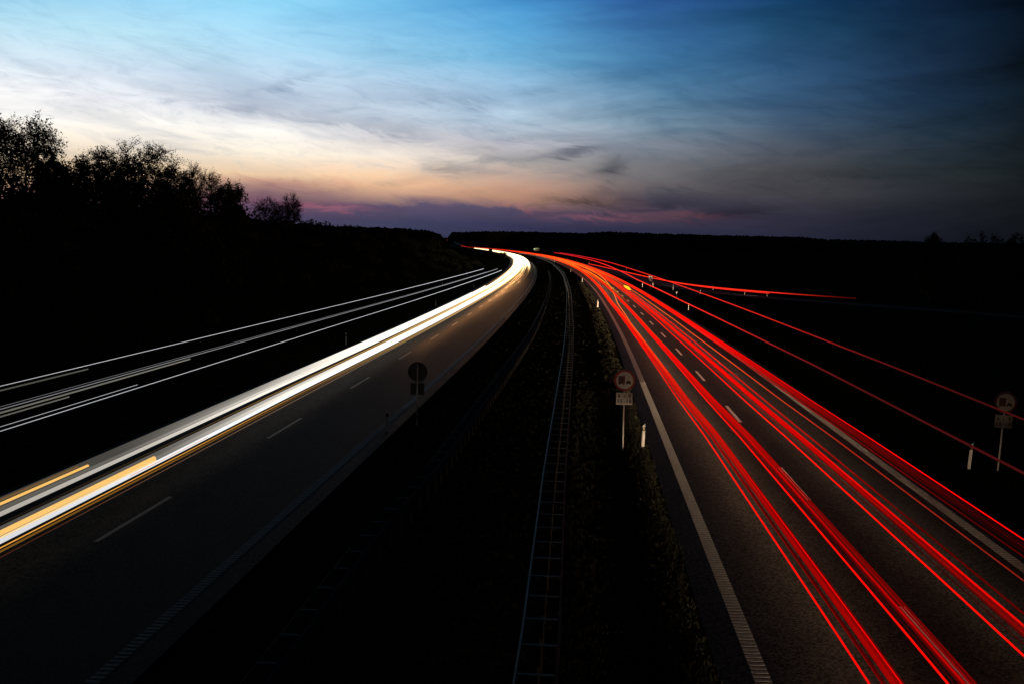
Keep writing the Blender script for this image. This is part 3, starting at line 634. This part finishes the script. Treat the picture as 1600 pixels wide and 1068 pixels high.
# ------------------------------------------------------------------ trees
def grow(mb_w, mb_l, height, width, z0, tips, nleaf, leaf, seed, trunk_r=.14, stems=1, limbs=9, sq=.8, bury=.4, cl=.17, up=.35):
    """limbs and twigs fill a dome: height, width and lower edge z0 of the crown"""
    r = random.Random(seed); H = height; ph = [r.uniform(0, 6.28) for _ in range(4)]
    zc = z0 + (H - z0) * .45; rz_up = H - zc; rz_dn = zc - z0; Rw = width / 2
    def env(a): return 1 + .13 * math.sin(2 * a + ph[0]) + .10 * math.sin(3 * a + ph[1]) + .07 * math.sin(5 * a + ph[2])
    nodes = []
    for st in range(stems):
        bx, by = (r.uniform(-.25, .25) * Rw, r.uniform(-.25, .25) * Rw) if stems > 1 else (0, 0)
        th = H * r.uniform(.62, .75); pts = []; lx, ly = r.gauss(0, .05) * th, r.gauss(0, .05) * th
        for k in range(7):
            q = k / 6; pts.append(Vector((bx + lx * q + r.gauss(0, .05) * q, by + ly * q + r.gauss(0, .05) * q, -bury + (th + bury) * q)))
        mb_w.tube(pts, [trunk_r * (1 - .78 * k / 6) for k in range(7)], 6, cap=False); nodes += [(p, trunk_r * .4) for p in pts[2:]]
        for b in range(limbs):
            a = 2 * math.pi * (b + r.random()) / limbs; i = r.randint(1, 5); p0 = pts[i].lerp(pts[i + 1], r.random())
            e = r.uniform(.1, 1.2); ln = r.uniform(.45, .75); tgt = Vector((Rw * ln * math.cos(a) * math.cos(e) * env(a), Rw * ln * math.sin(a) * math.cos(e) * env(a), max(p0.z + .15 * H * r.random(), zc + rz_up * ln * math.sin(e))))
            lp = []
            for k in range(6):
                q = k / 5; v = p0.lerp(tgt, q); v.z += math.sin(q * math.pi) * -.05 * H * (1 - up) + r.gauss(0, .04); v.x += r.gauss(0, .06) * q; v.y += r.gauss(0, .06) * q; lp.append(v)
            mb_w.tube(lp, [trunk_r * .42 * (1 - .75 * k / 5) for k in range(6)], 4, cap=False); nodes += [(p, trunk_r * .12) for p in lp[1:]]
    co = np.array([tuple(p) for p, _ in nodes])
    clump = [Vector((r.gauss(0, 1), r.gauss(0, 1), r.gauss(0, 1))).normalized() for _ in range(14)]
    for _ in range(tips):
        while True:
            v = Vector((r.gauss(0, 1), r.gauss(0, 1), r.gauss(0, 1))).normalized(); m = max(v.dot(c) for c in clump)
            if r.random() < .25 + .75 * max(0, (m - .55) / .45): break
        q = (r.random() ** .42) * (.82 + .2 * m) * env(math.atan2(v.y, v.x)); hz = math.copysign(abs(v.z) ** sq, v.z)
        tip = Vector((v.x * Rw * q, v.y * Rw * q, zc + (rz_up if v.z > 0 else rz_dn) * hz * min(q, 1.05)))
        k = int(np.argmin(((co - np.array(tip)) ** 2).sum(1) + (co[:, 2] > tip.z) * .6)); p0 = nodes[k][0]
        mid = p0.lerp(tip, .5) + Vector((r.gauss(0, .06), r.gauss(0, .06), r.gauss(-.04, .06))); tr = .015
        mb_w.tube([p0, mid, tip], [tr * 1.5, tr, tr * .6], 3, cap=False)
        for g in range(5):
            b0 = mid.lerp(tip, r.random()); e = b0 + Vector((r.gauss(0, .22), r.gauss(0, .22), abs(r.gauss(.12, .2)))); mb_w.tube([b0, e], [tr * .7, tr * .4], 3, cap=False)
        for g in range(nleaf):
            c = mid.lerp(tip, .3 + .75 * r.random()) + Vector((r.gauss(0, cl), r.gauss(0, cl), r.gauss(0, cl))); a = Vector((r.gauss(0, 1), r.gauss(0, 1), r.gauss(0, 1))).normalized(); b = a.orthogonal().normalized(); sz = leaf * r.uniform(.5, 1.4)
            mb_l.add([c - a * sz, c + b * sz * .55, c + a * sz, c - b * sz * .55], [(0, 1, 2, 3)])
def tree(name, d, X, label, cat, height, width, group=None, **kw):
    u = X - float(xref(d)); z = float(zground(d, u)); root = empty(name, (X, d, z)); tag(root, label, cat, group)
    w = MB(); l = MB(); grow(w, l, height, width, **kw)
    w.build('trunk', M['bark'], root, True)
    if l.v: l.build('crown', M['leaf'], root)
    return root
def px2X(x, d): return (x - 800) / 1750 * d
TG = 'trees on the left embankment'
# name, px x, distance, px y of the top, px width, label, crown
T = [
 ('broadleaf_tree', 44, 88, 177, 125, 'tallest rounded leafy tree at the left edge of the view on the embankment', dict(z0=1.6, tips=700, nleaf=12, leaf=.08, seed=11, limbs=12)),
 ('broadleaf_tree', -38, 86, 172, 130, 'leafy tree half outside the left edge of the view', dict(z0=1.6, tips=600, nleaf=11, leaf=.09, seed=21, limbs=11)),
 ('broadleaf_tree', 96, 98, 243, 90, 'low dense tree filling the dip right of the tallest tree', dict(z0=.5, tips=440, nleaf=24, leaf=.11, seed=31)),
 ('broadleaf_tree', 152, 104, 232, 74, 'narrow leafy tree left of the broad dome tree', dict(z0=1.0, tips=420, nleaf=13, leaf=.09, seed=41)),
 ('broadleaf_tree', 224, 104, 221, 128, 'broad dome shaped leafy tree in the middle of the left tree row', dict(z0=.9, tips=900, nleaf=10, leaf=.075, seed=51, stems=3, limbs=8, sq=.7)),
 ('broadleaf_tree', 188, 112, 246, 80, 'dark tree behind the broad dome tree, on its left', dict(z0=.6, tips=400, nleaf=16, leaf=.10, seed=52)),
 ('broadleaf_tree', 272, 112, 258, 74, 'dark tree behind the broad dome tree, on its right', dict(z0=.6, tips=400, nleaf=14, leaf=.09, seed=53)),
 ('bare_tree', 303, 116, 256, 44, 'thin nearly bare tree with upright twigs right of the dome tree', dict(z0=.8, tips=420, nleaf=4, leaf=.06, seed=61, limbs=12, up=1.0)),
 ('bare_tree', 328, 118, 262, 44, 'thin nearly bare tree with wispy top beside the dense round bush', dict(z0=.8, tips=380, nleaf=3, leaf=.06, seed=71, limbs=12, up=1.0)),
 ('broadleaf_tree', 358, 118, 286, 60, 'dense rounded small tree at the right end of the left tree row', dict(z0=.2, tips=360, nleaf=20, leaf=.09, seed=81)),
 ('bare_shrub', 430, 140, 309, 84, 'bare twiggy shrub alone against the pink sky', dict(z0=.0, tips=620, nleaf=2, leaf=.06, seed=91, stems=7, limbs=7, trunk_r=.05)),
 ('bare_shrub', 454, 142, 303, 42, 'smaller twiggy shrub on the right of the bare one against the pink sky', dict(z0=.1, tips=300, nleaf=4, leaf=.07, seed=95, stems=4, limbs=6, trunk_r=.05)),
 ('hill_bush', 540, 220, 352, 60, 'dark bush low on the left hillside, leftmost before the forest', dict(z0=.1, tips=150, nleaf=14, leaf=.17, seed=101, stems=2)),
 ('hill_bush', 610, 235, 362, 46, 'dark rounded bush midway down the left hillside', dict(z0=.1, tips=150, nleaf=14, leaf=.17, seed=111, stems=2)),
 ('hill_bush', 668, 260, 372, 40, 'dark bush at the lower right end of the left hillside', dict(z0=.1, tips=150, nleaf=14, leaf=.17, seed=121, stems=2)),
 ('hill_bush', 764, 900, 388.5, 6, 'small far bush partly hiding the distant headlamp glow', dict(z0=.1, tips=90, nleaf=14, leaf=.28, seed=131, stems=2)),
 ('hill_bush', 783, 640, 394.5, 14, 'dark bush left of the brightest headlamp bend', dict(z0=.1, tips=120, nleaf=14, leaf=.28, seed=141, stems=2)),
 ('hill_bush', 1450, 170, 364, 40, 'lone taller bush top on the right horizon', dict(z0=.4, tips=420, nleaf=30, leaf=.15, seed=151)),
 ('hill_bush', 1528, 165, 364, 80, 'broad bush on the right horizon left of the corner one', dict(z0=.2, tips=420, nleaf=30, leaf=.15, seed=161, stems=2)),
 ('hill_bush', 1584, 160, 366, 70, 'bush on the right horizon at the edge of the view', dict(z0=.2, tips=420, nleaf=30, leaf=.15, seed=171, stems=2)),
]
for nm, px, d, ytop, wpx, lab, kw in T:
    X = px2X(px, d); hor = 382 + (px - 800) * .0175
    h = CAM_H + (hor - ytop) / 1750 * d - float(zground(d, X - float(xref(d))))
    tree(nm, d, X, lab, 'bush' if 'bush' in nm else ('shrub' if 'shrub' in nm else 'tree'), h, wpx / 1750 * d, TG if px < 500 else None, **kw)

# thicket under the trees: one dark mass
def leaf_mass(name, spots, leaf, per, m, seed):
    r = random.Random(seed); mb = MB()
    for (x, y, z, rx, rz) in spots:
        for _ in range(per):
            a = r.uniform(0, 6.28); q = math.sqrt(r.random()); zz = r.random()
            c = Vector((x + rx * q * math.cos(a), y + rx * q * math.sin(a), z + rz * (1 - q * q * .7) * zz)); n = Vector((r.gauss(0, 1), r.gauss(0, 1), r.gauss(0, 1))).normalized(); b = n.orthogonal().normalized(); s = leaf * r.uniform(.6, 1.5)
            mb.add([c - n * s, c + b * s * .6, c + n * s, c - b * s * .6], [(0, 1, 2, 3)])
    o = mb.build(name, m); o['kind'] = 'stuff'; return o
sp = []; r = random.Random(5)
for k in range(150):
    px = r.uniform(-120, 385); d = r.uniform(84, 122); X = px2X(px, d); sp.append((X, d, float(zground(d, X - float(xref(d)))) - .3, r.uniform(1.0, 2.0), r.uniform(1.8, 3.4) * (1.45 if px < 300 else .9)))
for k in range(260):
    d = 30 + 330 * r.random() ** 1.3; u = r.uniform(-46, -27); p = P(d, u); sp.append((p[0], p[1], float(zground(d, u)) - .3, r.uniform(.8, 1.8), r.uniform(.6, 1.5)))
leaf_mass('thicket', sp, .17, 170, M['leaf'], 6)

# far forest: a wood that reads as one mass
prof_px = [(-600, 345), (0, 344), (480, 350), (600, 353), (660, 357), (676, 360), (684, 364), (690, 371), (697, 374), (703, 361), (760, 359), (820, 360), (900, 362), (950, 360), (1100, 365), (1245, 368), (1290, 372), (1400, 374), (1500, 377), (1600, 378), (2300, 385)]
fv = MB(); r = random.Random(9)
ico_v = []; ico_f = []
import bmesh
bm = bmesh.new(); bmesh.ops.create_icosphere(bm, subdivisions=2, radius=1.0); bm.verts.ensure_lookup_table()
ico_v = [v.co.copy() for v in bm.verts]; ico_f = [tuple(v.index for v in f.verts) for f in bm.faces]; bm.free()
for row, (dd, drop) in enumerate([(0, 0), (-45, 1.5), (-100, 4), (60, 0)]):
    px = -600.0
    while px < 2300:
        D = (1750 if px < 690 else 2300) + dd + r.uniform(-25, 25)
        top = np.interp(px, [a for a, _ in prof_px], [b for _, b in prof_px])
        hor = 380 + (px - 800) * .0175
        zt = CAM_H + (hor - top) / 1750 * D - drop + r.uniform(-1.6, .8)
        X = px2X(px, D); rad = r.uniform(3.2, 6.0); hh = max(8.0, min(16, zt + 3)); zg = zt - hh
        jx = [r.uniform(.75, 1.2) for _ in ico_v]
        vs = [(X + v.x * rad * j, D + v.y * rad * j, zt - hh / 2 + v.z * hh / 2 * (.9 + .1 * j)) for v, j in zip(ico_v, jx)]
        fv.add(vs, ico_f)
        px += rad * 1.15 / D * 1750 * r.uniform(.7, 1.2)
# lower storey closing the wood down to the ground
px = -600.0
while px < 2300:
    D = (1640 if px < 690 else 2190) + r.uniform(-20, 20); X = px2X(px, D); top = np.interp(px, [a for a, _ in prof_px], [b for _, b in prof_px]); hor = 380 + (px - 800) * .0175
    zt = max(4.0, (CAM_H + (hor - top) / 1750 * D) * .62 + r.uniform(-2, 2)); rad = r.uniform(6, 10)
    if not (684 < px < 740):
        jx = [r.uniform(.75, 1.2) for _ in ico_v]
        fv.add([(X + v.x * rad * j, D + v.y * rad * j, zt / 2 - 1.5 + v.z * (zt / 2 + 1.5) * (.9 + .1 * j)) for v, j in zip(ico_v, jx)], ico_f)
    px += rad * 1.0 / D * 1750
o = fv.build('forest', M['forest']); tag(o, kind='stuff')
